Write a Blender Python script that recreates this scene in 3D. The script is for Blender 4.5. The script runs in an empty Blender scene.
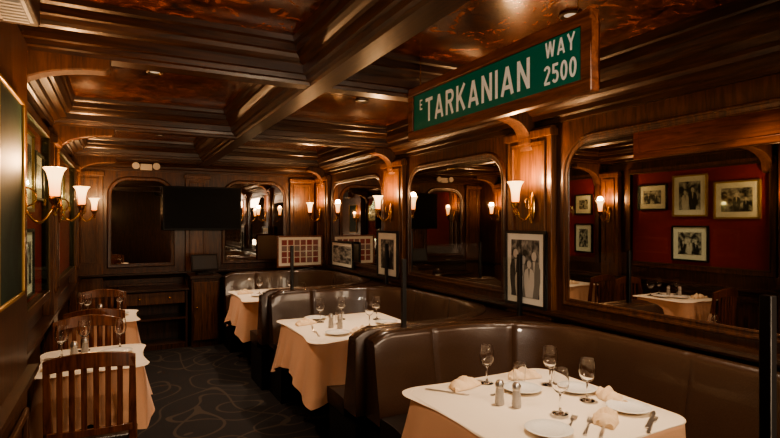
import bpy, bmesh, math, random
from mathutils import Vector, Matrix
random.seed(4)
D=bpy.data; SC=bpy.context.scene; COL=SC.collection
pi=math.pi
try: SC.view_settings.look='AgX - Medium High Contrast'
except Exception: pass
# ------------------------------------------------------------------ materials
def newmat(name):
    m=D.materials.new(name); m.use_nodes=True
    nt=m.node_tree; return m,nt,nt.nodes['Principled BSDF']
def setp(b,**k):
    for a,v in k.items(): b.inputs[a.replace('_',' ')].default_value=v
def c4(c): return (c[0],c[1],c[2],1)
def plain(name,col,rough=.5,metal=0,bump=0,bs=200,**k):
    m,nt,b=newmat(name)
    n=nt.nodes.new('ShaderNodeTexNoise'); n.inputs['Scale'].default_value=bs; n.inputs['Detail'].default_value=3
    tc=nt.nodes.new('ShaderNodeTexCoord'); nt.links.new(tc.outputs['Object'],n.inputs['Vector'])
    r=nt.nodes.new('ShaderNodeValToRGB'); r.color_ramp.elements[0].position=.3; r.color_ramp.elements[1].position=.7
    r.color_ramp.elements[0].color=c4([x*.88 for x in col]); r.color_ramp.elements[1].color=c4(col)
    nt.links.new(n.outputs['Fac'],r.inputs['Fac']); nt.links.new(r.outputs['Color'],b.inputs['Base Color'])
    setp(b,Roughness=rough,Metallic=metal)
    if bump:
        bp=nt.nodes.new('ShaderNodeBump'); bp.inputs['Strength'].default_value=bump; bp.inputs['Distance'].default_value=.01
        nt.links.new(n.outputs['Fac'],bp.inputs['Height']); nt.links.new(bp.outputs['Normal'],b.inputs['Normal'])
    for a,v in k.items(): b.inputs[a.replace('_',' ')].default_value=v
    return m
def wood(name,c1,c2,rough=.36,scale=(14,14,1.2),coat=.15,dist=1.2,lo=.32,hi=.7,c3=None,det=7):
    m,nt,b=newmat(name)
    tc=nt.nodes.new('ShaderNodeTexCoord'); mp=nt.nodes.new('ShaderNodeMapping')
    mp.inputs['Scale'].default_value=scale
    n=nt.nodes.new('ShaderNodeTexNoise'); n.inputs['Scale'].default_value=2.5; n.inputs['Detail'].default_value=det
    n.inputs['Distortion'].default_value=dist; n.inputs['Roughness'].default_value=.62
    r=nt.nodes.new('ShaderNodeValToRGB'); e=r.color_ramp.elements
    e[0].position=lo; e[0].color=c4(c1); e[1].position=hi; e[1].color=c4(c2)
    if c3:
        x=e.new((lo+hi)/2); x.color=c4(c3)
    L=nt.links.new
    L(tc.outputs['Object'],mp.inputs['Vector']); L(mp.outputs[0],n.inputs['Vector']); L(n.outputs['Fac'],r.inputs['Fac'])
    L(r.outputs['Color'],b.inputs['Base Color'])
    bp=nt.nodes.new('ShaderNodeBump'); bp.inputs['Strength'].default_value=.08; bp.inputs['Distance'].default_value=.01
    L(n.outputs['Fac'],bp.inputs['Height']); L(bp.outputs['Normal'],b.inputs['Normal'])
    setp(b,Roughness=rough,Coat_Weight=coat,Coat_Roughness=.2)
    return m
WV=wood('wood_vertical_grain',(.017,.0065,.0035),(.115,.041,.0155))
WX=wood('wood_grain_across',(.012,.0047,.0026),(.07,.026,.0105),scale=(1.2,14,14))
WY=wood('wood_grain_along',(.012,.0047,.0026),(.07,.026,.0105),scale=(14,1.2,14))
WP=wood('wood_pilaster',(.035,.012,.005),(.2,.08,.028),rough=.38)
WK=wood('wood_corbel',(.028,.010,.0045),(.12,.046,.018),rough=.6,coat=0)
WF=wood('wood_sign_frame',(.07,.02,.008),(.24,.075,.027),rough=.35,scale=(14,1.2,14))
WC=wood('wood_chair',(.06,.017,.0075),(.24,.076,.028),rough=.28,coat=.4)
BURL=wood('burl_veneer',(.014,.0045,.0028),(.5,.145,.045),rough=.17,scale=(4.2,4.2,4.2),coat=.5,dist=1.3,lo=.35,hi=.74,c3=(.13,.033,.012),det=12)
LEATH=plain('brown_leather',(.064,.033,.019),.27,bump=.12,bs=120,Coat_Weight=.3)
LEATHD=plain('dark_leather',(.022,.013,.009),.36,bump=.12,bs=120)
BLACK=plain('black_paint',(.008,.007,.007),.4)
BLKG=plain('black_gloss',(.004,.004,.004),.3,Specular_IOR_Level=.15)
CLOTHP=plain('peach_linen',(.93,.54,.33),.85,bump=.1,bs=400,Sheen_Weight=.2)
CLOTHW=plain('ivory_linen',(.9,.76,.59),.85,bump=.1,bs=400,Sheen_Weight=.2)
NAPK=plain('cream_napkin_cotton',(.85,.62,.4),.85,bump=.2,bs=300)
PORC=plain('white_porcelain',(.85,.8,.72),.15)
STEEL=plain('steel',(.85,.82,.78),.3,1)
BRASS=plain('brass',(.72,.42,.13),.25,1)
GOLD=plain('gilt_wood',(.4,.24,.08),.4,.6)
BRNZ=plain('bronze_fillet',(.10,.06,.025),.45,.5)
REDF=plain('red_fabric',(.28,.013,.013),.8,bump=.3,bs=300)
MATB=plain('ivory_mat_board',(.9,.86,.76),.8)
GREEN=plain('green_sign_paint',(.0,.16,.11),.35)
WHITE=plain('white_sign_paint',(.97,.98,.95),.4)
GREYP=plain('pale_grey_paint',(.6,.56,.5),.5)
SCREEN=plain('dark_screen',(.003,.003,.003),.4,Specular_IOR_Level=.1)
SALT=plain('shaker_filled_glass',(.5,.46,.42),.1)
TEAL=wood('dark_green_print',(.003,.010,.008),(.016,.04,.028),rough=.6,scale=(2,2,2),coat=0)
TEAL.node_tree.nodes['Principled BSDF'].inputs['Specular IOR Level'].default_value=.15
PDK=plain('print_dark_ink',(.02,.019,.018),.5)
PLT=plain('print_light_tone',(.62,.58,.52),.5)
PGY=plain('print_grey_tone',(.2,.19,.17),.5)
def glassm(name,col=(1,1,1),rough=0,ior=1.45):
    m,nt,b=newmat(name); setp(b,Base_Color=c4(col),Roughness=rough,IOR=ior,Transmission_Weight=1.0)
    return m
GLASS=glassm('clear_glass')
def pane(name,tint,mxv=.55,pw=3.5,base=.04,gc=(1,1,1)):
    m=D.materials.new(name); m.use_nodes=True
    nt=m.node_tree; nt.nodes.remove(nt.nodes['Principled BSDF'])
    tr=nt.nodes.new('ShaderNodeBsdfTransparent'); gl=nt.nodes.new('ShaderNodeBsdfGlossy'); gl.inputs['Roughness'].default_value=.03
    gl.inputs['Color'].default_value=c4(gc)
    lw=nt.nodes.new('ShaderNodeLayerWeight'); lw.inputs['Blend'].default_value=.5
    p=nt.nodes.new('ShaderNodeMath'); p.operation='POWER'; p.inputs[1].default_value=pw
    q=nt.nodes.new('ShaderNodeMath'); q.operation='MULTIPLY_ADD'; q.inputs[1].default_value=mxv; q.inputs[2].default_value=base
    mx=nt.nodes.new('ShaderNodeMixShader'); tr.inputs['Color'].default_value=c4(tint)
    L=nt.links.new; L(lw.outputs['Facing'],p.inputs[0]); L(p.outputs[0],q.inputs[0]); L(q.outputs[0],mx.inputs[0])
    L(tr.outputs[0],mx.inputs[1]); L(gl.outputs[0],mx.inputs[2]); L(mx.outputs[0],nt.nodes['Material Output'].inputs['Surface'])
    return m
PANE=pane('thin_pane_glass',(.96,.98,.97),.4,4,.03)
PANEG=pane('greenish_cabinet_glass',(.93,.97,.94),.3,4,.02,(.62,.9,.75))
MIRR=plain('mirror_glass',(.66,.62,.58),.015,1)
def emis(name,col,st,base=(.9,.8,.6)):
    m,nt,b=newmat(name); setp(b,Base_Color=c4(base),Emission_Color=c4(col),Emission_Strength=st,Roughness=.4); return m
SHADE,nt,b=newmat('frosted_shade_glass')
tc=nt.nodes.new('ShaderNodeTexCoord'); sp=nt.nodes.new('ShaderNodeSeparateXYZ'); r=nt.nodes.new('ShaderNodeValToRGB')
nt.links.new(tc.outputs['Generated'],sp.inputs[0]); nt.links.new(sp.outputs['Z'],r.inputs[0])
r.color_ramp.elements[0].color=(.8,.2,.03,1); r.color_ramp.elements[1].color=(1,.6,.25,1); r.color_ramp.elements[1].position=.65
nt.links.new(r.outputs[0],b.inputs['Emission Color']); setp(b,Base_Color=(.9,.7,.42,1),Emission_Strength=3.8,Roughness=.4)
DLITE=emis('downlight_lens',(1,.8,.55),.4,(.4,.35,.3))
CARP,nt,b=newmat('swirl_carpet')
tc=nt.nodes.new('ShaderNodeTexCoord'); L=nt.links.new
def lines(scale,sc2,thr,off):
    mp=nt.nodes.new('ShaderNodeMapping'); mp.inputs['Location'].default_value=off; mp.inputs['Scale'].default_value=(scale,scale,0.01)
    n=nt.nodes.new('ShaderNodeTexNoise'); n.inputs['Scale'].default_value=sc2; n.inputs['Detail'].default_value=0
    m1=nt.nodes.new('ShaderNodeMath'); m1.operation='MULTIPLY'; m1.inputs[1].default_value=6
    m2=nt.nodes.new('ShaderNodeMath'); m2.operation='FRACT'
    m3=nt.nodes.new('ShaderNodeMath'); m3.operation='SUBTRACT'; m3.inputs[1].default_value=.5
    m4=nt.nodes.new('ShaderNodeMath'); m4.operation='ABSOLUTE'
    m5=nt.nodes.new('ShaderNodeMath'); m5.operation='LESS_THAN'; m5.inputs[1].default_value=thr
    L(tc.outputs['Object'],mp.inputs[0]); L(mp.outputs[0],n.inputs['Vector']); L(n.outputs['Fac'],m1.inputs[0])
    L(m1.outputs[0],m2.inputs[0]); L(m2.outputs[0],m3.inputs[0]); L(m3.outputs[0],m4.inputs[0]); L(m4.outputs[0],m5.inputs[0])
    return m5
a=lines(1,1.7,.05,(3,1,0)); a2=lines(1,1.2,.04,(9,7,0))
mxx=nt.nodes.new('ShaderNodeMath'); mxx.operation='MAXIMUM'; L(a.outputs[0],mxx.inputs[0]); L(a2.outputs[0],mxx.inputs[1])
cm=nt.nodes.new('ShaderNodeMix'); cm.data_type='RGBA'
cm.inputs['A'].default_value=(.014,.0095,.008,1); cm.inputs['B'].default_value=(.05,.033,.023,1)
L(mxx.outputs[0],cm.inputs['Factor']); L(cm.outputs['Result'],b.inputs['Base Color']); setp(b,Roughness=.95)
fn=nt.nodes.new('ShaderNodeTexNoise'); fn.inputs['Scale'].default_value=350; bp=nt.nodes.new('ShaderNodeBump'); bp.inputs['Strength'].default_value=.4
L(fn.outputs['Fac'],bp.inputs['Height']); L(bp.outputs['Normal'],b.inputs['Normal'])
def photomat(name,seed,c1=(.01,.01,.01),c2=(.6,.57,.52),sc=4):
    m,nt,b=newmat(name); tc=nt.nodes.new('ShaderNodeTexCoord'); mp=nt.nodes.new('ShaderNodeMapping')
    mp.inputs['Location'].default_value=(seed*3.1,seed,seed*1.7)
    n=nt.nodes.new('ShaderNodeTexNoise'); n.inputs['Scale'].default_value=sc; n.inputs['Detail'].default_value=5; n.inputs['Distortion'].default_value=.3
    r=nt.nodes.new('ShaderNodeValToRGB'); r.color_ramp.elements[0].position=.42; r.color_ramp.elements[1].position=.66
    r.color_ramp.elements[0].color=c4(c1); r.color_ramp.elements[1].color=c4(c2)
    L=nt.links.new; L(tc.outputs['Generated'],mp.inputs[0]); L(mp.outputs[0],n.inputs['Vector']); L(n.outputs['Fac'],r.inputs[0]); L(r.outputs[0],b.inputs['Base Color'])
    setp(b,Roughness=.4); return m
def gridmat(name,sx,sz):
    m,nt,b=newmat(name); tc=nt.nodes.new('ShaderNodeTexCoord'); sp=nt.nodes.new('ShaderNodeSeparateXYZ'); cb=nt.nodes.new('ShaderNodeCombineXYZ')
    br=nt.nodes.new('ShaderNodeTexBrick'); br.offset=0; br.inputs['Scale'].default_value=1
    br.inputs['Brick Width'].default_value=1/sx; br.inputs['Row Height'].default_value=1/sz; br.inputs['Mortar Size'].default_value=.018
    br.inputs['Color1'].default_value=(.34,.03,.03,1); br.inputs['Color2'].default_value=(.3,.26,.24,1); br.inputs['Mortar'].default_value=(.9,.84,.74,1)
    L=nt.links.new; L(tc.outputs['Generated'],sp.inputs[0]); L(sp.outputs['X'],cb.inputs['X']); L(sp.outputs['Z'],cb.inputs['Y']); L(cb.outputs[0],br.inputs['Vector'])
    n=nt.nodes.new('ShaderNodeTexNoise'); n.inputs['Scale'].default_value=16; mm=nt.nodes.new('ShaderNodeMix'); mm.data_type='RGBA'; mm.blend_type='MULTIPLY'; mm.inputs['Factor'].default_value=.4
    L(tc.outputs['Generated'],n.inputs['Vector']); L(br.outputs['Color'],mm.inputs['A']); L(n.outputs['Color'],mm.inputs['B']); L(mm.outputs['Result'],b.inputs['Base Color'])
    setp(b,Roughness=.4); return m
# ------------------------------------------------------------------ mesh builder
class MB:
    def __init__(s): s.v=[]; s.f=[]
    def add(s,vs,fs,M=None):
        o=len(s.v)
        for v in vs:
            v=Vector(v)
            s.v.append(M@v if M else v)
        for f in fs: s.f.append(tuple(i+o for i in f))
        return s
    def box(s,c,d,M=None):
        x,y,z=[k/2 for k in d]; a,b_,e=c
        vs=[(a+i*x,b_+j*y,e+k*z) for i in(-1,1) for j in(-1,1) for k in(-1,1)]
        fs=[(0,1,3,2),(4,6,7,5),(0,4,5,1),(2,3,7,6),(0,2,6,4),(1,5,7,3)]
        return s.add(vs,fs,M)
    def bx(s,x0,x1,y0,y1,z0,z1): return s.box(((x0+x1)/2,(y0+y1)/2,(z0+z1)/2),(abs(x1-x0),abs(y1-y0),abs(z1-z0)))
    def lathe(s,prof,seg=24,c=(0,0,0),M=None,close=False,flute=None):
        vs=[];fs=[]
        for r,z in prof:
            for i in range(seg):
                t=2*pi*i/seg; k=1+(flute(z)*math.cos(8*t) if flute else 0)
                vs.append((c[0]+r*k*math.cos(t),c[1]+r*k*math.sin(t),c[2]+z))
        n=len(prof)
        for j in range(n-1 if not close else n):
            k=(j+1)%n
            for i in range(seg):
                i2=(i+1)%seg; fs.append((j*seg+i,j*seg+i2,k*seg+i2,k*seg+i))
        if not close:
            if prof[0][0]>1e-4: fs.append(tuple(reversed(range(seg))))
            if prof[-1][0]>1e-4: fs.append(tuple((n-1)*seg+i for i in range(seg)))
        return s.add(vs,fs,M)
    def tube(s,pts,r,seg=10,M=None):
        pts=[Vector(p) for p in pts]; n=len(pts); vs=[];fs=[]
        for j,p in enumerate(pts):
            t=(pts[min(j+1,n-1)]-pts[max(j-1,0)]).normalized()
            u=t.cross(Vector((0,0,1)))
            if u.length<.05: u=t.cross(Vector((0,1,0)))
            u.normalize(); w=t.cross(u)
            rr=r[j] if isinstance(r,(list,tuple)) else r
            for i in range(seg):
                a=2*pi*i/seg; vs.append(p+u*math.cos(a)*rr+w*math.sin(a)*rr)
        for j in range(n-1):
            for i in range(seg):
                i2=(i+1)%seg; fs.append((j*seg+i,j*seg+i2,(j+1)*seg+i2,(j+1)*seg+i))
        fs.append(tuple(reversed(range(seg)))); fs.append(tuple((n-1)*seg+i for i in range(seg)))
        return s.add(vs,fs,M)
    def prism(s,poly,fn,lo,hi):
        n=len(poly); vs=[fn(a,b_,lo) for a,b_ in poly]+[fn(a,b_,hi) for a,b_ in poly]
        fs=[tuple(range(n)),tuple(reversed(range(n,2*n)))]+[(i,(i+1)%n,n+(i+1)%n,n+i) for i in range(n)]
        return s.add(vs,fs)
    def obj(s,name,mat,parent=None,smooth=False,bevel=0,sub=0,solid=0,angle=40):
        me=D.meshes.new(name); me.from_pydata([tuple(v) for v in s.v],[],s.f)
        bm=bmesh.new(); bm.from_mesh(me); bmesh.ops.remove_doubles(bm,verts=bm.verts,dist=1e-5)
        bmesh.ops.recalc_face_normals(bm,faces=bm.faces)
        if smooth:
            for f in bm.faces: f.smooth=True
            for e in bm.edges:
                if len(e.link_faces)==2 and e.calc_face_angle(0)>math.radians(angle): e.smooth=False
        bm.to_mesh(me); bm.free(); me.materials.append(mat)
        o=D.objects.new(name,me); COL.objects.link(o)
        if parent: o.parent=parent
        if solid:
            m=o.modifiers.new('s','SOLIDIFY'); m.thickness=solid
        if bevel:
            m=o.modifiers.new('b','BEVEL'); m.width=bevel; m.segments=2; m.limit_method='ANGLE'
        if sub:
            m=o.modifiers.new('u','SUBSURF'); m.levels=sub; m.render_levels=sub
        return o
def root(name,label,cat,loc=(0,0,0),rz=0,group=None):
    e=D.objects.new(name,None); COL.objects.link(e); e.location=loc; e.rotation_euler=(0,0,rz); e.empty_display_size=.1
    e['label']=label; e['category']=cat
    if group: e['group']=group
    return e
def tag(o,label,cat,group=None):
    o['label']=label; o['category']=cat
    if group: o['group']=group
    return o
def struct(o,label=None,cat=None):
    o['kind']='structure'; o['label']=label or 'dark polished wood interior trim of the dining room'; o['category']=cat or 'trim'; return o
def dup(r,loc,rz=0,label=None):
    n=r.copy(); COL.objects.link(n); n.location=loc; n.rotation_euler=(r.rotation_euler[0],r.rotation_euler[1],rz)
    if label: n['label']=label
    kids=[k for k in D.objects if k.parent==r]
    for c in kids:
        q=c.copy(); COL.objects.link(q); q.parent=n
        for c2 in [k for k in D.objects if k.parent==c]:
            q2=c2.copy(); COL.objects.link(q2); q2.parent=q
    return n
TN=[0]
def trim(mb,mat,label,**k):
    TN[0]+=1; return struct(mb.obj('trim_%d'%TN[0],mat,**k),label,'trim')
# ------------------------------------------------------------------ dims
XL,XR,YF,YB,ZC=-.5,2.6,7.5,-1.6,2.56
BY=[.78,2.82,4.88,7.0]
LY=[4.66,6.85]
struct(MB().bx(XL-.1,XR+.1,YB-.1,YF+.1,-.1,0).obj('floor',CARP),'dark carpet with thin brown swirling lines','floor')
struct(MB().bx(XL-.1,XR+.1,YB-.1,YF+.1,ZC,ZC+.1).obj('ceiling',BURL),'glossy reddish burl wood coffered ceiling','ceiling')
struct(MB().bx(XL-.1,XL,YB-.1,YF+.1,0,ZC).obj('wall_left',WV),'dark wood panelled wall','wall')
struct(MB().bx(XR,XR+.1,YB-.1,YF+.1,0,ZC).obj('wall_right',WV),'dark wood panelled wall','wall')
struct(MB().bx(XL,XR,YF,YF+.1,0,ZC).obj('wall_far',WV),'dark wood panelled wall','wall')
struct(MB().bx(XL,XR,YB-.1,YB,0,ZC).obj('wall_near',WV),'dark wood panelled wall','wall')
XN=-.35
trim(MB().bx(XL,XN,.9,2.68,0,2.345),WV,'projecting dark wood wall pier',bevel=.01)
trim(MB().bx(XL,-.24,.9,2.12,2.24,2.56),WX,'lowered dark wood soffit',bevel=.01)
BP=[(.0,2.335),(.05,2.335),(.055,2.352),(.075,2.356),(.08,2.38),(.095,2.385),(.1,2.43),(.11,2.44),(.12,2.455),(.13,2.475),(.14,2.482),(.142,2.52),(.155,2.53),(.16,2.56)]
full=[(-a,z) for a,z in reversed(BP)]+BP[1:]
def beam_y(xc,y0,y1,k=1.0): return trim(MB().prism(full,lambda a,z,t:(xc+a*k,t,z),y0,y1),WY,'long dark wood ceiling beam with stepped moulding')
def beam_x(yc,x0,x1): return trim(MB().prism(full,lambda a,z,t:(t,yc+a,z+.004),x0,x1),WX,'dark wood cross beam with stepped moulding')
beam_y(1.0,YB,YF,1.2)
for y in BY: beam_x(y,XL,XR)
CP=[(0,2.24),(.03,2.24),(.03,2.27),(.045,2.28),(.045,2.31),(.075,2.32),(.09,2.34),(.13,2.35),(.13,2.39),(.15,2.40),(.16,2.43),(.17,2.45),(.17,2.50),(.18,2.51),(.19,2.56),(0,2.56)]
trim(MB().prism(CP,lambda a,z,t:(XR-a,t,z),YB,YF),WY,'deep dark wood cornice along the mirrored wall')
trim(MB().prism(CP,lambda a,z,t:(XL+a,t,z+(2.56-z)*.25),YB,YF),WY,'deep dark wood cornice along the picture wall')
trim(MB().prism(CP,lambda a,z,t:(t,YF-a,z),XL,XR),WX,'deep dark wood cornice above the end wall')
def corbel(L_):
    c=[(0,2.345),(L_,2.345),(L_,2.30),(L_-.02,2.285)]
    for i in range(11):
        t=i/10*pi/2; c.append((L_-.02-(L_-.09)*math.sin(t),2.285-.15*(1-math.cos(t))))
    return c+[(.06,2.10),(.045,2.07),(0,2.06)]
for i,y in enumerate(BY[1:]):
    trim(MB().prism(corbel(.46),lambda a,z,t:(XL+a,t,z),y-.05,y+.05),WK,'curved carved wood corbel under a ceiling beam',bevel=.006)
    trim(MB().prism(corbel(.27),lambda a,z,t:(XR-a,t,z),y-.06,y+.06),WK,'curved carved wood corbel under a ceiling beam',bevel=.006)
def pil(face,sgn,yc,w=.44,z0=.0,z1=2.23,ax='x',n=.05):
    mb=MB()
    def B(a0,a1,n0,n1,zz0,zz1):
        if ax=='x': mb.bx(face+sgn*n0,face+sgn*n1,a0,a1,zz0,zz1)
        else: mb.bx(a0,a1,face+sgn*n0,face+sgn*n1,zz0,zz1)
    h=w/2
    B(yc-h,yc+h,0,n,z0,z1)
    zz0=max(z0,1.02)+.06; zz1=z1-.12
    for a0,a1,b0,b1 in ((-h+.05,-h+.075,zz0,zz1),(h-.075,h-.05,zz0,zz1),(-h+.05,h-.05,zz0-.025,zz0),(-h+.05,h-.05,zz1,zz1+.025)):
        B(yc+a0,yc+a1,n,n+.016,b0,b1)
    B(yc-h-.015,yc+h+.015,0,n+.025,z1-.07,z1-.02)
    return trim(mb,WP,'panelled oak pilaster with moulded capital',bevel=.004)
for y in (2.8,4.86,7.02): pil(XR,-1,y)
for y in LY: pil(XL,1,y,w=.26,n=.07)
for x in (-.34,.93,2.4): pil(YF,-1,x,w=.3 if x<2 else .36,ax='y')
def ledge(mb,f,t0,t1,z=.97):
    P=[(0,z-.06),(.02,z-.05),(.025,z-.03),(.06,z-.02),(.09,z-.015),(.1,z),(.1,z+.02),(0,z+.02)]
    return mb.prism(P,f,t0,t1)
trim(ledge(MB(),lambda a,z,t:(XR-a,t,z),YB,YF),WY,'dark wood ledge below the mirrors')
trim(ledge(MB(),lambda a,z,t:(XL+a*.8,t,z),2.68,YF,z=.88),WY,'dark wood chair rail')
trim(ledge(MB(),lambda a,z,t:(XN+a*.4,t,z),.9,2.69,z=.95),WY,'dark wood chair rail on the pier')
trim(ledge(MB(),lambda a,z,t:(t,YF-a,z),XL,XR,z=.9),WX,'dark wood chair rail on the end wall')
def molding_frame(ax,face,sgn,a0,a1,z0,z1,w=.03,n=.02,mat=WV,label='raised wood panel moulding'):
    mb=MB()
    def B(p0,p1,q0,q1):
        if ax=='x': mb.bx(face,face+sgn*n,p0,p1,q0,q1)
        else: mb.bx(p0,p1,face,face+sgn*n,q0,q1)
    B(a0,a1,z0,z0+w);B(a0,a1,z1-w,z1);B(a0,a0+w,z0+w,z1-w);B(a1-w,a1,z0+w,z1-w)
    return trim(mb,mat,label,bevel=.005)
for a0,a1 in ((2.85,4.46),(4.86,6.66)): molding_frame('x',XL,1,a0,a1,.2,.78)
molding_frame('x',XN,1,1.2,2.58,.2,.82)
for a0,a1 in ((-.15,.7),(1.15,2.2)): molding_frame('y',YF,-1,a0,a1,.2,.78)
struct(MB().bx(XL,XL+.02,2.68,YF,0,.14).obj('baseboard_left',WY),'dark wood baseboard','baseboard')
struct(MB().bx(XL,XR,YF-.02,YF,0,.14).obj('baseboard_far',WX),'dark wood baseboard','baseboard')
# ------------------------------------------------------------------ arched mirrors
def outline(a0,a1,z0,z1,r,seg=10):
    p=[(a0,z0),(a1,z0)]
    for i in range(seg+1):
        t=i/seg*pi/2; p.append((a1-r+r*math.cos(t),z1-r+r*math.sin(t)))
    for i in range(seg+1):
        t=pi/2+i/seg*pi/2; p.append((a0+r+r*math.cos(t),z1-r+r*math.sin(t)))
    return p
def mirror(ax,face,sgn,a0,a1,z0,z1,r,label):
    F=(lambda a,z,n:(face+sgn*n,a,z)) if ax=='x' else (lambda a,z,n:(a,face+sgn*n,z))
    rt=root('wall_mirror',label,'mirror',F((a0+a1)/2,z0,0),group='arched wall mirrors')
    off=Vector(rt.location)
    def G(a,z,n): return tuple(Vector(F(a,z,n))-off)
    MB().prism(outline(a0,a1,z0,z1,r),G,.004,.008).obj('mirror_glass',MIRR,rt)
    mb=MB()
    prof=[(-.004,.008),(-.004,.014),(.004,.017),(.006,.012),(.024,.014),(.026,.02),(.034,.022),(.04,.02),(.044,.014),(.048,.0)]
    rings=[]
    for w,n in prof:
        rings.append([G(a,z,n) for a,z in outline(a0-w,a1+w,z0-w,z1+w,r+w)])
    m=len(rings[0]); vs=[p for R in rings for p in R]; fs=[]
    for j in range(len(rings)-1):
        for i in range(m): fs.append((j*m+i,j*m+(i+1)%m,(j+1)*m+(i+1)%m,(j+1)*m+i))
    mb.add(vs,fs); mb.obj('mirror_frame',WV,rt,smooth=True,angle=20)
    return rt
LBL='large arched mirror in dark wood frame above leather booth'
mirror('x',XR,-1,.1,2.47,1.08,2.09,.2,LBL)
mirror('x',XR,-1,3.13,4.54,1.08,2.09,.2,LBL)
mirror('x',XR,-1,5.19,6.69,1.08,2.09,.2,LBL)
mirror('y',YF,-1,-.1,.6,1.04,2.12,.2,'arched mirror in oak frame on the end wall')
mirror('y',YF,-1,1.3,2.13,1.04,2.12,.2,'arched mirror in oak frame behind corner booth')
# ------------------------------------------------------------------ pictures
def picture(loc,rz,w,h,fr,mat,pm,framemat,label,lean=0,name='picture_frame',group=None,figs=()):
    r=root(name,label,'picture',loc,rz,group); r.rotation_euler=(lean,0,rz)
    mb=MB(); t=.022
    mb.bx(-w/2,w/2,-t,0,0,fr); mb.bx(-w/2,w/2,-t,0,h-fr,h); mb.bx(-w/2,-w/2+fr,-t,0,fr,h-fr); mb.bx(w/2-fr,w/2,-t,0,fr,h-fr)
    mb.obj('frame',framemat,r,bevel=.003)
    if mat: MB().bx(-w/2+fr,w/2-fr,-.01,-.004,fr,h-fr).obj('mat_board',MATB,r)
    MB().bx(-w/2+fr+mat,w/2-fr-mat,-.013,-.0102,fr+mat,h-fr-mat).obj('photograph',pm,r)
    iw=w-2*(fr+mat); ih=h-2*(fr+mat); zb=fr+mat+.002
    for k,(fx,fh,ft) in enumerate(figs):
        cx=fx*iw; H=fh*ih; R=min(.1*H,iw*.11)
        body=[(-1.3*R,0),(1.3*R,0),(1.9*R,H*.35),(1.9*R,H*.6),(1.4*R,H*.72),(.4*R,H*.77),(-.4*R,H*.77),(-1.4*R,H*.72),(-1.9*R,H*.6),(-1.9*R,H*.35)]
        e=.0004*k
        MB().prism(body,lambda a,b_,z:(cx+a,z-e,zb+b_),-.0136,-.0131).obj('printed_suit',PDK if ft==1 else (PGY if ft==2 else PLT),r)
        hd=[(R*.8*math.cos(i*pi/8),H*.87+R*1.05*math.sin(i*pi/8)) for i in range(16)]
        MB().prism(hd,lambda a,b_,z:(cx+a,z-e,zb+b_),-.0139,-.0137).obj('printed_face',PLT,r)
        sh=[(-.35*R,H*.76),(.35*R,H*.76),(0,H*.45)]
        MB().prism(sh,lambda a,b_,z:(cx+a,z-e,zb+b_),-.0139,-.0137).obj('printed_shirt',PLT if ft else PGY,r)
    return r
PH=[photomat('photo_print_%s'%n,i,sc=3+i%3) for i,n in enumerate(('dark','mid','pale','crowd','court','group'))]
PG=photomat('photo_print_grey_backdrop',9,(.03,.03,.028),(.35,.33,.3),7)
def redpanel(y0,y1,z0=1.1,z1=2.17):
    trim(MB().bx(XL,XL+.012,y0,y1,z0,z1),REDF,'red fabric wall panel behind framed photographs')
    for w,n,mt in ((.06,.055,WV),(.012,.062,BRNZ)):
        mb=MB()
        mb.bx(XL,XL+n,y0-w,y1+w,z0-w,z0); mb.bx(XL,XL+n,y0-w,y1+w,z1,z1+w); mb.bx(XL,XL+n,y0-w,y0,z0,z1); mb.bx(XL,XL+n,y1,y1+w,z0,z1)
        trim(mb,mt,'moulding around red fabric wall panel',bevel=.004)
    trim(MB().bx(XL+.05,XL+.053,y0,y1,z0,z1),PANEG,'greenish glass over red fabric wall panel')
redpanel(2.8,4.36); redpanel(4.9,6.62)
G1='small framed photographs on red fabric'
for (yc,w,h,z,k,l,f) in ((4.08,.38,.31,1.72,0,'small framed black and white photograph on red fabric',((-.2,.7,1),(.2,.75,1))),(3.62,.40,.47,1.64,3,'tall framed photograph in gilt wood on red fabric',((-.15,.8,1),(.2,.7,0))),(3.12,.46,.4,1.61,4,'wide framed photograph with ivory mat on red fabric',((0,.8,1),(-.3,.6,1))),(3.62,.42,.4,1.14,5,'lower framed group photograph on red fabric',((-.27,.6,1),(0,.7,0),(.27,.6,1))),
                     (5.12,.3,.28,1.68,1,'small square framed photograph on red fabric',()),(5.12,.3,.4,1.16,2,'upright framed photograph low on red fabric',()),(5.6,.36,.42,1.6,4,'framed photograph on red fabric panel',())):
    picture((XL+.016,yc,z),pi/2,w,h,.018,.058,PH[k],GOLD if k in(3,4) else BLACK,l,group=G1,figs=f)
picture((XN+.002,2.2,1.3),pi/2,.48,.74,.012,0,TEAL,GOLD,'tall glazed dark green picture in narrow gilt frame on wall pier')
picture((XR-.078,2.79,.99),-pi/2,.41,.53,.02,.045,PG,BLACK,'black framed black and white photograph on ledge between booths',figs=((.33,.82,2),(-.33,.86,1),(-.05,.74,2),(.16,.66,0),(-.2,.56,0)))
picture((XR-.078,4.9,.99),-pi/2,.48,.5,.025,.07,PG,BLACK,'framed photograph with white mat leaning on ledge',figs=((-.25,.75,1),(.22,.8,1)))
picture((XR-.045,6.25,.99),-pi/2,.72,.34,.02,.04,PH[1],BLACK,'wide dim framed photograph leaning on mirror ledge')
picture((2.19,6.9,.965),0,.64,.43,.02,.035,gridmat('photo_grid_red',6,4),WF,'wood framed grid of small red and white photographs')
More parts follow.
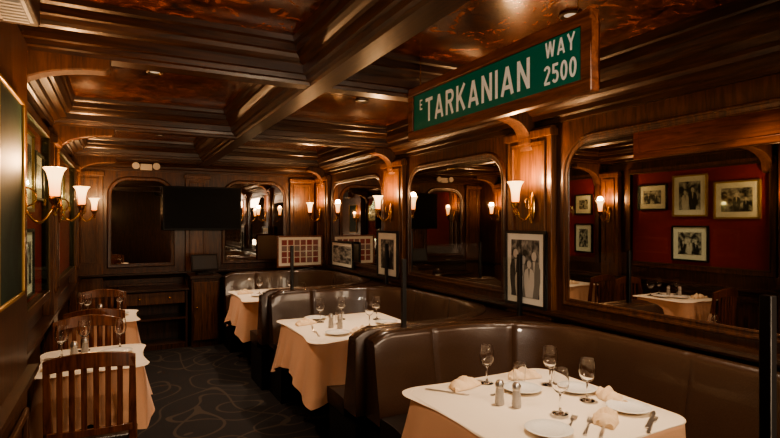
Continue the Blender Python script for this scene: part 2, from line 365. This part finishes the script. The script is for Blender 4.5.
# ------------------------------------------------------------------ sconces
def sconce():
    r=root('wall_sconce','brass wall sconce with glowing frosted trumpet shade','wall lamp',group='brass wall sconces')
    mb=MB(); mb.lathe([(0.0,.0),(.03,.0),(.032,.008),(.024,.018),(.012,.024),(0,.026)],24,M=Matrix.Translation((0,0,.03))@Matrix.Rotation(pi/2,4,'Y')@Matrix.Diagonal((3.4,1,1,1)))
    mb.obj('back_plate',BRASS,r,smooth=True)
    mb=MB()
    pts=[]
    for i in range(15):
        t=i/14; pts.append((.015+.135*t,0,-.0-.075*math.sin(pi*t)+.03*t))
    mb.tube(pts,.007,10)
    pts=[(.015+.05*math.sin(a),0,.06+.045*math.cos(a)) for a in [i*pi/10 for i in range(11)]]
    mb.tube(pts,.0045,8)
    mb.lathe([(0,-.05),(.012,-.045),(.008,-.03),(.018,-.01),(.01,.0),(.026,.02),(.032,.035),(.026,.045),(0,.045)],20,c=(.15,0,.02))
    mb.obj('brass_arm',BRASS,r,smooth=True)
    mb=MB()
    mb.lathe([(.02,.06),(.025,.075),(.026,.1),(.028,.13),(.033,.16),(.041,.185),(.055,.203),(.053,.204),(.039,.187),(.031,.162),(.026,.13),(.024,.1),(.021,.075)],48,c=(.15,0,0),close=True,flute=lambda z:.05*max(0,(z-.1)/.1))
    mb.obj('glass_shade',SHADE,r,smooth=True,angle=70)
    ld=D.lights.new('sconce_glow','POINT'); ld.energy=21; ld.color=(1,.56,.26); ld.shadow_soft_size=.03
    lo=D.objects.new('lamp_bulb',ld); COL.objects.link(lo); lo.parent=r; lo.location=(.15,0,.22)
    return r
s0=sconce(); ZS=1.65
s0.location=(XL+.088,LY[0],ZS)
dup(s0,(XL+.088,LY[1],ZS),0)
q=dup(s0,(XN+.0,2.53,1.63),0); q.scale=(.75,.85,.85)
for y in (2.74,4.86,7.04): dup(s0,(XR-.068,y,ZS),pi)
# ------------------------------------------------------------------ booths
def booth(y0,y1,label,xs=1.2,xb=2.5,R=.66,Rn=None):
    Rn=Rn or R
    r=root('leather_booth',label,'booth',(xs,(y0+y1)/2,0),group='curved leather booths'); off=Vector(r.location)
    P=[]
    def seg(a,b_):
        n=max(1,int((Vector(b_)-Vector(a)).length/.02))
        nx=Vector(b_)-Vector(a); nx.normalize(); nn=Vector((nx[1],-nx[0]))
        for i in range(n): P.append((Vector(a).lerp(Vector(b_),i/n),nn))
    seg((xs,y1),(xb-R,y1))
    for i in range(48):
        t=pi/2-(i/48)*pi/2; d=Vector((math.cos(t),math.sin(t))); P.append((Vector((xb-R,y1-R))+d*R,-d))
    seg((xb,y1-R),(xb,y0+Rn))
    for i in range(48):
        t=-(i/48)*pi/2; d=Vector((math.cos(t),math.sin(t))); P.append((Vector((xb-Rn,y0+Rn))+d*Rn,-d))
    seg((xb-Rn,y0),(xs,y0)); P.append((Vector((xs,y0)),Vector((0,1))))
    S=[0]
    for i in range(1,len(P)): S.append(S[-1]+(P[i][0]-P[i-1][0]).length)
    def sweep(prof,groove,rnd=0):
        vs=[];fs=[];n=len(prof)
        for (p,nn),s in zip(P,S):
            e=min(s,S[-1]-s); dr=rnd*max(0,1-e/.14)**2.2
            for o,z in prof:
                g=0
                if groove and o>.0:
                    q=(s+.15)%.55; q=min(q,.55-q); g=-.011*math.exp(-(q/.010)**2)
                w=p+nn*(o+g); vs.append((w[0]-off[0],w[1]-off[1],z-dr*max(0,(z-.5)/.45)))
        for j in range(len(P)-1):
            for i in range(n): i2=(i+1)%n; fs.append((j*n+i,j*n+i2,(j+1)*n+i2,(j+1)*n+i))
        fs.append(tuple(range(n))); fs.append(tuple(reversed([(len(P)-1)*n+i for i in range(n)])))
        return MB().add(vs,fs)
    sweep([(.11,.44),(.09,.5),(.06,.65),(.035,.8),(.022,.9),(.014,.925),(.0,.935),(-.05,.937),(-.085,.935),(-.09,.925),(-.09,.42),(.1,.42)],True,.05).obj('backrest',LEATH,r,smooth=True,angle=50)
    sweep([(.09,.37),(.36,.37),(.38,.385),(.39,.42),(.38,.455),(.35,.472),(.25,.48),(.1,.475)] if Rn<.5 else [(.09,.37),(.42,.37),(.44,.385),(.45,.42),(.44,.455),(.41,.472),(.25,.48),(.1,.475)],True).obj('seat',LEATHD,r,smooth=True,angle=60)
    sweep([(-.09,0),(.34,0),(.35,.365),(-.09,.365)],False).obj('base',BLACK,r)
    for yy,sg,RR in ((y1,1,R),(y0,-1,Rn)):
        poly=[(xb+.09,yy+sg*.09)]
        for i in range(11):
            t=i/10*pi/2; poly.append((xb-RR+(RR+.085)*math.cos(t),yy-sg*RR+sg*(RR+.085)*math.sin(t)))
        MB().prism(poly,lambda a,b_,z:(a-off[0],b_-off[1],z),.0,.925).obj('corner_shelf',WX,r)
    return r
booth(.74,2.72,'curved brown leather booth around a fully set table',xs=1.3,Rn=.42)
booth(2.92,4.78,'curved brown leather booth around set ivory table',xs=1.24)
booth(4.98,6.8,'curved brown leather booth beside the service counter',xs=1.18)
def partition(y,x0=1.5,h=.4):
    r=root('glass_partition','low clear glass divider with slim black posts on booth back','partition',(x0,y,.937),group='glass booth dividers')
    for x in (0,2.49-x0): MB().bx(x-.014,x+.014,-.014,.014,-.02,h+.015).obj('post',BLACK,r,bevel=.003)
    MB().bx(.014,2.49-x0-.014,-.002,.002,.015,h).obj('glass_panel',PANE,r)
partition(.70,1.4,.45); partition(2.82,1.56); partition(4.88,1.47)
# ------------------------------------------------------------------ tables
def rsq(w,h,r,n=6,side=14):
    pts=[]
    for (cx,cy,a0) in ((w/2-r,h/2-r,0),(-w/2+r,h/2-r,pi/2),(-w/2+r,-h/2+r,pi),(w/2-r,-h/2+r,3*pi/2)):
        arc=[(cx+r*math.cos(a0+i/n*pi/2),cy+r*math.sin(a0+i/n*pi/2),math.cos(a0+i/n*pi/2),math.sin(a0+i/n*pi/2)) for i in range(n+1)]
        pts+=arc
        nx,ny=math.cos(a0+pi/2),math.sin(a0+pi/2)
        ln=(w-2*r) if abs(ny)>.5 else (h-2*r)
        tx,ty=math.cos(a0+pi),math.sin(a0+pi)
        e=arc[-1]
        for i in range(1,side): pts.append((e[0]+tx*ln*i/side,e[1]+ty*ln*i/side,nx,ny))
    return pts
def cloth(name,w,h,drop,corner,mat,label,loc,z=.762,amp=.012,flare=.03,seed=0,grow=0,group=None,back=0,rc=.09):
    rnd=random.Random(seed); ps=rsq(w+grow,h+grow,rc,14,44); n=len(ps); rings=14; vs=[(0,0,0)];fs=[]
    ph=[rnd.uniform(0,6.28) for _ in range(4)]
    s=0; Sx=[]
    for i,p in enumerate(ps):
        if i: s+=math.hypot(p[0]-ps[i-1][0],p[1]-ps[i-1][1])
        Sx.append(s)
    vs+=[(p[0]*.985,p[1]*.985,0) for p in ps]
    for i in range(n): fs.append((0,1+i,1+(i+1)%n))
    def cn(p): return max(0,1-max(w/2-abs(p[0]),h/2-abs(p[1]))/.3)
    for j in range(rings+1):
        t=j/rings
        for i,p in enumerate(ps):
            c=cn(p); a=Sx[i]
            f=1.0
            if back: f=min(1,max(.0,(w*.3-p[0])/(w*.3)))
            wav=(math.sin(a*22+ph[0])*.7+math.sin(a*37+ph[1])*.45+math.sin(a*9+ph[2])*.4)*amp*t**1.7*(.2+.8*f)
            cf=-math.cos(c*pi*2.6)*amp*1.3*t**1.7*f*min(1,c*4)
            o=flare*(.25+.75*f)*t+wav+cf+c*c*.05*t**1.5*f
            dz=(drop*(.85+.15*f)+corner*c**1.3*f)*t+(.003*math.sin(a*11+ph[3])*t)
            vs.append((p[0]+p[2]*o,p[1]+p[3]*o,-dz if j else -.004))
    for k in range(rings+1):
        b0=1+k*n; b1=b0+n
        for i in range(n): fs.append((b0+i,b0+(i+1)%n,b1+(i+1)%n,b1+i))
    o=MB().add(vs,fs).obj(name,mat,None,smooth=True,angle=80); o.location=(loc[0],loc[1],z)
    tag(o,label,'tablecloth',group); return o
def table(cx,cy,w,h,label,seed,d1,c1,d2=.1,c2=.07,back=0,fl=.06,am=.022):
    r=root('dining_table',label,'table',(cx,cy,0),group='set dining tables')
    MB().prism([(p[0],p[1]) for p in rsq(w-.02,h-.02,.08,4,2)],lambda a,b_,z:(a,b_,z),.725,.757).obj('tabletop',WC,r)
    mb=MB(); mb.lathe([(.2,0),(.2,.02),(.06,.05),(.04,.1),(.04,.66),(.1,.7),(.14,.724),(0,.724)],24); mb.obj('pedestal',BLACK,r,smooth=True)
    cloth('tablecloth',w,h,d1,c1,CLOTHP,'long peach linen tablecloth draped over dining table',(cx,cy),z=.762,seed=seed,group='peach tablecloths',amp=am,flare=fl,back=back)
    cloth('table_topper',w,h,d2,c2,CLOTHW,'ivory linen topper laid over the peach tablecloth',(cx,cy),z=.767,amp=.001,flare=.005,grow=.008,seed=seed+20,group='ivory table toppers',back=back,rc=.094)
table(1.66,1.76,.87,.88,'large square table with ivory linen in a booth, fully set',1,.30,.12,.006,.0,1)
table(1.62,3.8,.9,.9,'square table with ivory linen and glasses in a booth',2,.29,.16,.006,.0,1)
table(1.6,5.86,.9,.88,'square table with ivory linen in the corner booth',3,.29,.14,.006,.0,1)
table(-.14,3.58,.52,.6,'small square table with linen against picture wall',4,.27,.1,.006,.0,0,.035,.012)
table(-.14,5.12,.52,.62,'small square linen table beside the sconce pilaster',5,.27,.1,.006,.0,0,.035,.012)
# ------------------------------------------------------------------ chairs
def chair():
    r=root('dining_chair','dark wooden slat-back dining chair with black seat','chair',group='slat-back dining chairs')
    mb=MB(); mb.box((0,.22,.44),(.42,.42,.035)); mb.obj('seat',LEATHD,r,bevel=.015)
    mb=MB()
    def crest(z0,z1,th,dep,half,up0=.02):
        vs=[];fs=[];N=14
        for i in range(N+1):
            t=i/N*2-1; x=half*t; y=-.04-dep*(1-t*t); up=up0*(1-t*t); lo=up0*.6*(1-t*t)
            for (yy,zz) in ((y-th/2,z0+lo),(y+th/2,z0+lo),(y+th/2,z1+up),(y-th/2,z1+up)): vs.append((x,yy,zz))
        for i in range(N):
            for k in range(4): k2=(k+1)%4; fs.append((i*4+k,i*4+k2,(i+1)*4+k2,(i+1)*4+k))
        fs.append((0,1,2,3)); fs.append(tuple(reversed([N*4+k for k in range(4)])))
        mb.add(vs,fs)
    crest(.828,.892,.024,.03,.205,.034); crest(.5,.535,.02,.012,.19,.0)
    for i in range(6):
        t=(i-2.5)/3.1; x=.165*t
        yt=-.04-.03*(1-(x/.205)**2); yb=-.04-.012*(1-(x/.19)**2)
        vs=[]
        for (z,y) in ((.52,yb),(.85,yt)):
            for dx,dy in ((-.013,-.006),(.013,-.006),(.013,.006),(-.013,.006)): vs.append((x+dx,y+dy,z))
        mb.add(vs,[(0,1,2,3),(4,5,6,7),(0,1,5,4),(1,2,6,5),(2,3,7,6),(3,0,4,7)])
    mb.obj('backrest',WC,r,bevel=.003)
    for sx in (-1,1):
        mb=MB(); vs=[]
        for (z,y,s) in ((0,-.06,.015),(.44,.02,.02),(.62,-.01,.018),(.882,-.045,.014)):
            for dx,dy in ((-s,-s),(s,-s),(s,s),(-s,s)): vs.append((sx*.19+dx,y+dy,z))
        fs=[(0,1,2,3),(12,13,14,15)]
        for j in range(3):
            for k in range(4): fs.append((j*4+k,j*4+(k+1)%4,j*4+4+(k+1)%4,j*4+4+k))
        mb.add(vs,fs); mb.obj('leg',WC,r,bevel=.004)
        mb=MB(); vs=[]
        for (z,s) in ((0,.013),(.425,.02)):
            for dx,dy in ((-s,-s),(s,-s),(s,s),(-s,s)): vs.append((sx*.185+dx,.4+dy,z))
        mb.add(vs,[(0,1,2,3),(4,5,6,7),(0,1,5,4),(1,2,6,5),(2,3,7,6),(3,0,4,7)]); mb.obj('leg',WC,r,bevel=.004)
    mb=MB(); mb.bx(-.18,.18,.385,.405,.37,.42); mb.bx(-.18,.18,.01,.03,.37,.42)
    for sx in (-1,1): mb.bx(sx*.185-.01,sx*.185+.01,.02,.4,.37,.42); mb.bx(sx*.185-.008,sx*.185+.008,-.02,.4,.16,.185)
    mb.obj('seat_rail',WC,r,bevel=.003)
    return r
ch=chair(); ch.location=(-.13,3.08,0); ch.rotation_euler=(0,0,-.05)
dup(ch,(-.2,4.16,0),pi+.04,'dark wooden slat-back dining chair facing the small linen table')
dup(ch,(-.17,4.58,0),.03,'dark wooden slat-back dining chair with its back to the next table')
dup(ch,(-.15,5.72,0),pi-.03,'dark wooden slat-back dining chair at second small table')
# ------------------------------------------------------------------ tableware
ZT=.769
def wineglass():
    mb=MB(); mb.lathe([(0,0),(.034,0),(.034,.002),(.02,.005),(.006,.012),(.004,.03),(.004,.075),(.008,.085),(.022,.093),(.033,.11),(.037,.132),(.036,.155),(.031,.19),(.0295,.19),(.0345,.155),(.0355,.132),(.0315,.111),(.021,.096),(.004,.089),(0,.089)],28)
    o=mb.obj('wine_glass',GLASS,smooth=True,angle=60); return tag(o,'clear stemmed wine glass on ivory linen','wine glass','wine glasses on the tables')
def rep(o,locs):
    o.location=locs[0][:3]
    if len(locs[0])>3: o.rotation_euler[2]=locs[0][3]
    for l in locs[1:]:
        if o.type=='EMPTY': dup(o,l[:3],l[3] if len(l)>3 else 0)
        else:
            n=o.copy(); COL.objects.link(n); n.location=l[:3]; n.rotation_euler[2]=l[3] if len(l)>3 else 0
rep(wineglass(),[(x,y,ZT) for x,y in ((1.64,2.1),(1.90,1.93),(1.656,1.624),(1.886,1.686),(1.44,4.0),(1.64,4.04),(1.72,3.66),(1.9,3.9),(1.4,5.9),(1.7,5.7),(-.31,3.66),(.0,3.76),(-.2,3.8),(-.25,5.2),(.0,5.3),(-.3,5.32))])
def tumbler():
    o=MB().lathe([(0,0),(.028,0),(.034,.1),(.0325,.1),(.0265,.006),(0,.006)],24).obj('water_glass',GLASS,smooth=True,angle=50)
    return tag(o,'clear water tumbler on the table','water glass','water glasses')
rep(tumbler(),[(x,y,ZT) for x,y in ((1.79,2.03),(1.55,3.86))])
def plate():
    o=MB().lathe([(0,.003),(.05,.003),(.055,.004),(.09,.014),(.092,.016),(.09,.017),(.056,.009),(.05,.007),(0,.007)],36).obj('bread_plate',PORC,smooth=True,angle=70)
    return tag(o,'small round white plate on linen','plate','white plates')
rep(plate(),[(x,y,ZT) for x,y in ((1.72,1.93),(1.95,1.81),(1.95,1.52),(1.47,1.5),(1.4,3.52),(1.9,3.72),(1.45,4.15),(1.35,5.7),(-.02,3.64),(-.12,3.5),(-.02,5.12))])
def shaker():
    r=root('salt_shaker','small glass salt shaker with steel cap','shaker',group='salt and pepper shakers')
    MB().lathe([(0,0),(.02,0),(.021,.01),(.017,.065),(.016,.075),(0,.075)],16).obj('body',SALT,r,smooth=True)
    MB().lathe([(0,.075),(.019,.075),(.02,.092),(.013,.106),(0,.11)],16).obj('cap',STEEL,r,smooth=True); return r
rep(shaker(),[(x,y,ZT) for x,y in ((1.5,1.83),(1.545,1.77),(1.44,3.76),(1.49,3.70),(-.24,3.58),(-.19,3.68),(-.15,5.1))])
def napkin():
    vs=[];fs=[];N=18
    for i in range(N+1):
        for j in range(N+1):
            a=i/N*2-1;b_=j/N*2-1
            x=a*.075*(1-.2*b_); y=b_*.05*(1-.25*abs(a))
            z=.01+.04*max(0,1-b_*b_)*(.72+.28*math.sin(a*8+b_*2))*(1-.55*abs(a)**2)+.005*math.sin(a*13+b_*5)
            vs.append((x,y,z))
    for i in range(N):
        for j in range(N):
            k=i*(N+1)+j; fs.append((k,k+1,k+N+2,k+N+1))
    n0=len(vs)
    bd=[j for j in range(N+1)]+[i*(N+1)+N for i in range(1,N+1)]+[N*(N+1)+j for j in range(N-1,-1,-1)]+[i*(N+1) for i in range(N-1,0,-1)]
    for k in bd: vs.append((vs[k][0]*1.04,vs[k][1]*1.04,.001))
    m=len(bd)
    for q in range(m): fs.append((bd[q],bd[(q+1)%m],n0+(q+1)%m,n0+q))
    fs.append(tuple(range(n0,n0+m)))
    o=MB().add(vs,fs).obj('napkin',NAPK,smooth=True,angle=50); return tag(o,'folded cream cloth napkin at a place setting','napkin','folded napkins')
rep(napkin(),[(1.5,2.11,ZT,.2),(1.87,2.1,ZT,-.3),(1.76,1.48,ZT,.6),(2.0,1.66,ZT,1.2),(1.3,3.98,ZT,.3),(1.8,3.5,ZT,.8),(1.58,3.5,ZT,-.3),(1.25,6.0,ZT,.2),(-.3,3.42,ZT,.2),(-.1,4.98,ZT,.1)])
def knife():
    poly=[(-.1,-.007),(-.02,-.006),(0,-.004),(.02,-.009),(.09,-.009),(.115,0),(.11,.005),(0,.005),(-.02,.006),(-.1,.007),(-.106,0)]
    o=MB().prism(poly,lambda a,b_,z:(a,b_,z),0.0005,.0035).obj('table_knife',STEEL,bevel=.001); return tag(o,'steel table knife on linen','knife','table knives')
def fork():
    mb=MB(); mb.prism([(-.1,-.007),(-.02,-.004),(.03,-.003),(.045,-.011),(.06,-.012),(.06,.012),(.045,.011),(.03,.003),(-.02,.004),(-.1,.007)],lambda a,b_,z:(a,b_,z),.0005,.0035)
    for k in range(4): mb.bx(.06,.1,-.012+k*.0067,-.0085+k*.0067,.0005,.003)
    return tag(mb.obj('table_fork',STEEL),'steel dinner fork on linen','fork','dinner forks')
rep(knife(),[(1.38,2.08,ZT,-.9),(1.69,1.43,ZT,.6),(1.93,1.40,ZT,.5),(1.64,1.95,ZT,.1),(1.66,3.4,ZT,.4),(1.3,3.78,ZT,1.3),(-.33,3.6,ZT,1.5)])
rep(fork(),[(1.61,1.52,ZT,.6),(1.65,1.47,ZT,.6),(1.89,1.365,ZT,.5),(1.27,3.6,ZT,1.4),(.05,3.45,ZT,1.5)])
# ------------------------------------------------------------------ street sign
r=root('street_sign','green street name sign in reddish wood frame hung from ceiling','sign',(1.57,2.06,2.07))
mb=MB(); h0,h1=-.69,.69; fw=.05
mb.bx(-.02,.03,h0,h1,0,fw); mb.bx(-.02,.03,h0,h1,.31-fw,.31); mb.bx(-.02,.03,h0,h0+fw,fw,.31-fw); mb.bx(-.02,.03,h1-fw,h1,fw,.31-fw); mb.bx(.0,.028,h0+fw,h1-fw,fw,.31-fw)
mb.obj('frame',WF,r,bevel=.006)
MB().bx(-.006,.0,h0+fw,h1-fw,fw,.31-fw).obj('sign_plate',GREEN,r)
for y in (-.6,.6): MB().tube([(.015,y,.3),(.015,y,.49)],.0025,8).obj('hanger',BRASS,r)
def arc(cx,cy,rx,ry,a0,a1,n=12): return [(cx+rx*math.cos(math.radians(a0+(a1-a0)*i/n)),cy+ry*math.sin(math.radians(a0+(a1-a0)*i/n))) for i in range(n+1)]
SW=.15; hs=SW/2
GL={ 'T':(.56,[[(0,1-hs),(.56,1-hs)],[(.28,0),(.28,1)]]),
 'A':(.66,[[(.07,0),(.33,.97)],[(.59,0),(.33,.97)],[(.15,.27),(.51,.27)]]),
 'R':(.58,[[(hs,0),(hs,1)],[(hs,1-hs),(.32,1-hs)]+arc(.32,.72,.18,.205,90,-90)+[(hs,.515)],[(.3,.5),(.5,0)]]),
 'K':(.60,[[(hs,0),(hs,1)],[(.54,1),(hs,.38)],[(.22,.58),(.54,0)]]),
 'N':(.60,[[(hs,0),(hs,1)],[(.6-hs,0),(.6-hs,1)],[(hs,.96),(.6-hs,.04)]]),
 'I':(.15,[[(hs,0),(hs,1)]]),
 'E':(.50,[[(hs,0),(hs,1)],[(0,hs),(.5,hs)],[(0,1-hs),(.5,1-hs)],[(0,.5),(.44,.5)]]),
 'W':(.86,[[(.07,1),(.24,.04)],[(.43,1),(.24,.04)],[(.43,1),(.62,.04)],[(.79,1),(.62,.04)]]),
 'Y':(.64,[[(.06,1),(.32,.45)],[(.58,1),(.32,.45)],[(.32,.5),(.32,0)]]),
 '2':(.54,[arc(.27,.735,.195,.19,165,-30)+[(.08,.09)],[(.04,hs),(.54,hs)]]),
 '5':(.54,[[(.5,1-hs),(.12,1-hs)],[(.12,1),(.10,.5)],arc(.26,.33,.205,.255,130,-150)]),
 '0':(.54,[arc(.27,.5,.195,.425,0,360,28)]) }
def lettering(s,hgt,yc,zc,width,parent,name):
    adv=[]; x=0
    for ch_ in s: adv.append(x); x+=GL[ch_][0]+.16
    tot=x-.16; kx=width/tot; verts=[];faces=[]
    def P(px,pz): return (yc-(px-tot/2)*kx, zc+(pz-.5)*hgt)
    def quad(pts):
        # every stroke piece sits a hair in front of the previous one so none coincide
        n=len(verts); m=len(pts); xx=-.0075-.000012*len(faces)
        a=sum(pts[i][0]*pts[(i+1)%m][1]-pts[(i+1)%m][0]*pts[i][1] for i in range(m))
        if a>0: pts=pts[::-1]
        for p in pts: verts.append((xx,p[0],p[1]))
        faces.append(tuple(range(n,n+m)))
    hw=SW/2*hgt
    for ch_,ax in zip(s,adv):
        for ln in GL[ch_][1]:
            pp=[P(ax+a,b_) for a,b_ in ln]
            for i in range(len(pp)-1):
                (x0,z0),(x1,z1)=pp[i],pp[i+1]; dx,dz=x1-x0,z1-z0; l=math.hypot(dx,dz)
                if l<1e-6: continue
                nx,nz=-dz/l*hw,dx/l*hw
                quad([(x0+nx,z0+nz),(x1+nx,z1+nz),(x1-nx,z1-nz),(x0-nx,z0-nz)])
                if i: quad([(x0+hw*math.cos(k*pi/6),z0+hw*math.sin(k*pi/6)) for k in range(12)])
    me=D.meshes.new(name); me.from_pydata(verts,[],faces); me.materials.append(WHITE)
    n=D.objects.new(name,me); COL.objects.link(n); n.parent=parent
lettering('TARKANIAN',.134,2.135-2.06,.153,.86,r,'street_name_lettering')
lettering('E',.06,2.615-2.06,.195,.03,r,'direction_letter')
lettering('WAY',.068,1.535-2.06,.215,.16,r,'street_type_lettering')
lettering('2500',.08,1.535-2.06,.113,.175,r,'block_number')
# ------------------------------------------------------------------ far end things
r=root('television','flat black television screen on wall above service counter','television',(.99,7.36,1.47))
MB().bx(-.5,.5,-.03,.03,0,.58).obj('bezel',BLKG,r,bevel=.006)
MB().bx(-.48,.48,-.033,-.03,.025,.56).obj('screen',SCREEN,r)
MB().bx(-.1,.1,.03,.082,.2,.4).obj('wall_bracket',BLACK,r)
r=root('service_cabinet','low dark wood service cabinet with open shelf','cabinet',(.38,7.22,0))
mb=MB(); mb.bx(-.38,.38,-.2,.2,0,.06); mb.bx(-.38,-.355,-.2,.2,.06,.72); mb.bx(.355,.38,-.2,.2,.06,.72); mb.bx(-.355,.355,.18,.2,.06,.72); mb.bx(-.355,.355,-.19,.18,.36,.38)
mb.obj('body',WV,r); MB().bx(-.4,.4,-.23,.22,.72,.75).obj('countertop',WX,r,bevel=.005)
d=MB().bx(-.35,.35,-.2,-.18,.56,.71).obj('drawer',WP,r,bevel=.005)
for x in (-.17,.17): MB().lathe([(0,0),(.008,0),(.014,.015),(0,.022)],12,M=Matrix.Translation((x,-.2,.635))@Matrix.Rotation(pi/2,4,'X')).obj('knob',BRASS,d,smooth=True)
r=root('counter_cabinet','tall dark wood counter with panelled door beside booth','cabinet',(.97,7.2,0))
MB().bx(-.17,.17,-.24,.22,0,.86).obj('body',WV,r); MB().bx(-.19,.19,-.27,.23,.86,.9).obj('countertop',WX,r,bevel=.005)
d=MB().bx(-.15,.15,-.26,-.24,.08,.82).obj('door',WP,r,bevel=.008)
MB().lathe([(0,0),(.008,0),(.014,.015),(0,.022)],12,M=Matrix.Translation((-.11,-.26,.5))@Matrix.Rotation(pi/2,4,'X')).obj('knob',BRASS,d,smooth=True)
r=root('pos_terminal','black touchscreen till terminal on service counter','till',(.98,7.16,.9),rz=.1)
MB().bx(-.1,.1,-.08,.08,0,.02).obj('base',BLACK,r,bevel=.004)
MB().box((0,.03,.07),(.04,.03,.12)).obj('stand',BLACK,r)
MB().box((0,0,0),(.34,.025,.22),Matrix.Translation((0,-.01,.15))@Matrix.Rotation(-.35,4,'X')).obj('monitor',BLACK,r,bevel=.006)
MB().box((0,0,0),(.3,.003,.18),Matrix.Translation((0,-.01,.15))@Matrix.Rotation(-.35,4,'X')@Matrix.Translation((0,-.015,0))).obj('screen',plain('till_screen',(.08,.085,.09),.15),r)
r=root('emergency_light','white twin-head emergency light on end wall cornice','emergency light',(.3,7.425,2.28))
MB().bx(-.07,.07,-.03,.03,-.03,.05).obj('housing',GREYP,r,bevel=.005)
for x in (-.12,.12): MB().lathe([(0,-.03),(.03,-.03),(.045,.02),(0,.02)],16,M=Matrix.Translation((x,-.03,.02))@Matrix.Rotation(pi/2,4,'X')).obj('lamp_head',GREYP,r,smooth=True)
mb=MB(); mb.bx(-.04,.05,-.1,.1,0,.01)
for i in range(7): mb.box((.005,-.085+i*.028,-.003),(.07,.014,.008))
o=mb.obj('air_vent',GREYP); o.location=(-.3,1.95,2.23); tag(o,'grey slatted air vent under ceiling soffit','air vent')
# downlights: real over the near table, the others added to brighten tables and room
def downlight(x,y,e,size=100,soft=.05):
    r=root('real_or_added_downlight','small recessed downlight with glowing lens in ceiling, added except over the near table','ceiling light',(x,y,ZC-.003),group='recessed ceiling downlights')
    MB().lathe([(.03,0),(.05,-.001),(.052,-.008),(.045,-.012),(.03,-.006)],24,close=True).obj('trim_ring',BRNZ,r,smooth=True)
    MB().lathe([(0,-.004),(.03,-.004),(.03,-.001),(0,-.001)],20).obj('lens',DLITE,r)
    ld=D.lights.new('downlight_beam','SPOT'); ld.energy=e; ld.color=(1,.78,.56); ld.spot_size=math.radians(size); ld.spot_blend=.95; ld.shadow_soft_size=soft
    lo=D.objects.new('lamp_bulb',ld); COL.objects.link(lo); lo.parent=r; lo.location=(0,0,-.02)
downlight(1.88,1.78,140,92); downlight(1.72,3.8,145,88); downlight(1.7,5.8,120,88)
downlight(.2,3.7,100,90); downlight(.2,5.4,85,90); downlight(.1,1.7,90,100); downlight(.4,6.35,65,110)
def lamp(name,loc,tgt,e,ang,soft,col=(1,.78,.56)):
    ld=D.lights.new(name,'SPOT'); ld.energy=e; ld.spot_size=math.radians(ang); ld.spot_blend=.9; ld.shadow_soft_size=soft; ld.color=col
    lo=D.objects.new(name,ld); COL.objects.link(lo); lo.location=loc
    lo.rotation_euler=(Vector(tgt)-Vector(loc)).to_track_quat('-Z','Y').to_euler()
lamp('sign_fill_spot',(-.3,-.6,1.9),(1.6,2.1,2.15),150,58,.1,(1,.84,.66))  # unseen spot added behind the camera to light the street sign
lamp('ceiling_fill_spot',(1.55,-1.0,.9),(.5,2.3,2.56),150,85,.15,(1,.74,.5))  # unseen low spot added to brighten the ceiling wood
ld=D.lights.new('added_fill','AREA'); ld.energy=45; ld.size=.9; ld.color=(1,.76,.54)
lo=D.objects.new('added_soft_fill',ld); COL.objects.link(lo); lo.location=(1.9,-.7,2.3); lo.rotation_euler=(math.radians(38),0,0)  # soft fill added behind the camera, not a fixture of the room
w=D.worlds.new('World'); SC.world=w; w.use_nodes=True; w.node_tree.nodes['Background'].inputs[0].default_value=(.02,.014,.01,1)
# camera
cd=D.cameras.new('Camera'); cd.lens=24; cd.sensor_width=36; cd.shift_y=3/780; cd.clip_start=.02
co=D.objects.new('Camera',cd); COL.objects.link(co); co.location=(0,0,1.58); co.rotation_euler=(pi/2,0,-math.radians(27.44)); SC.camera=co
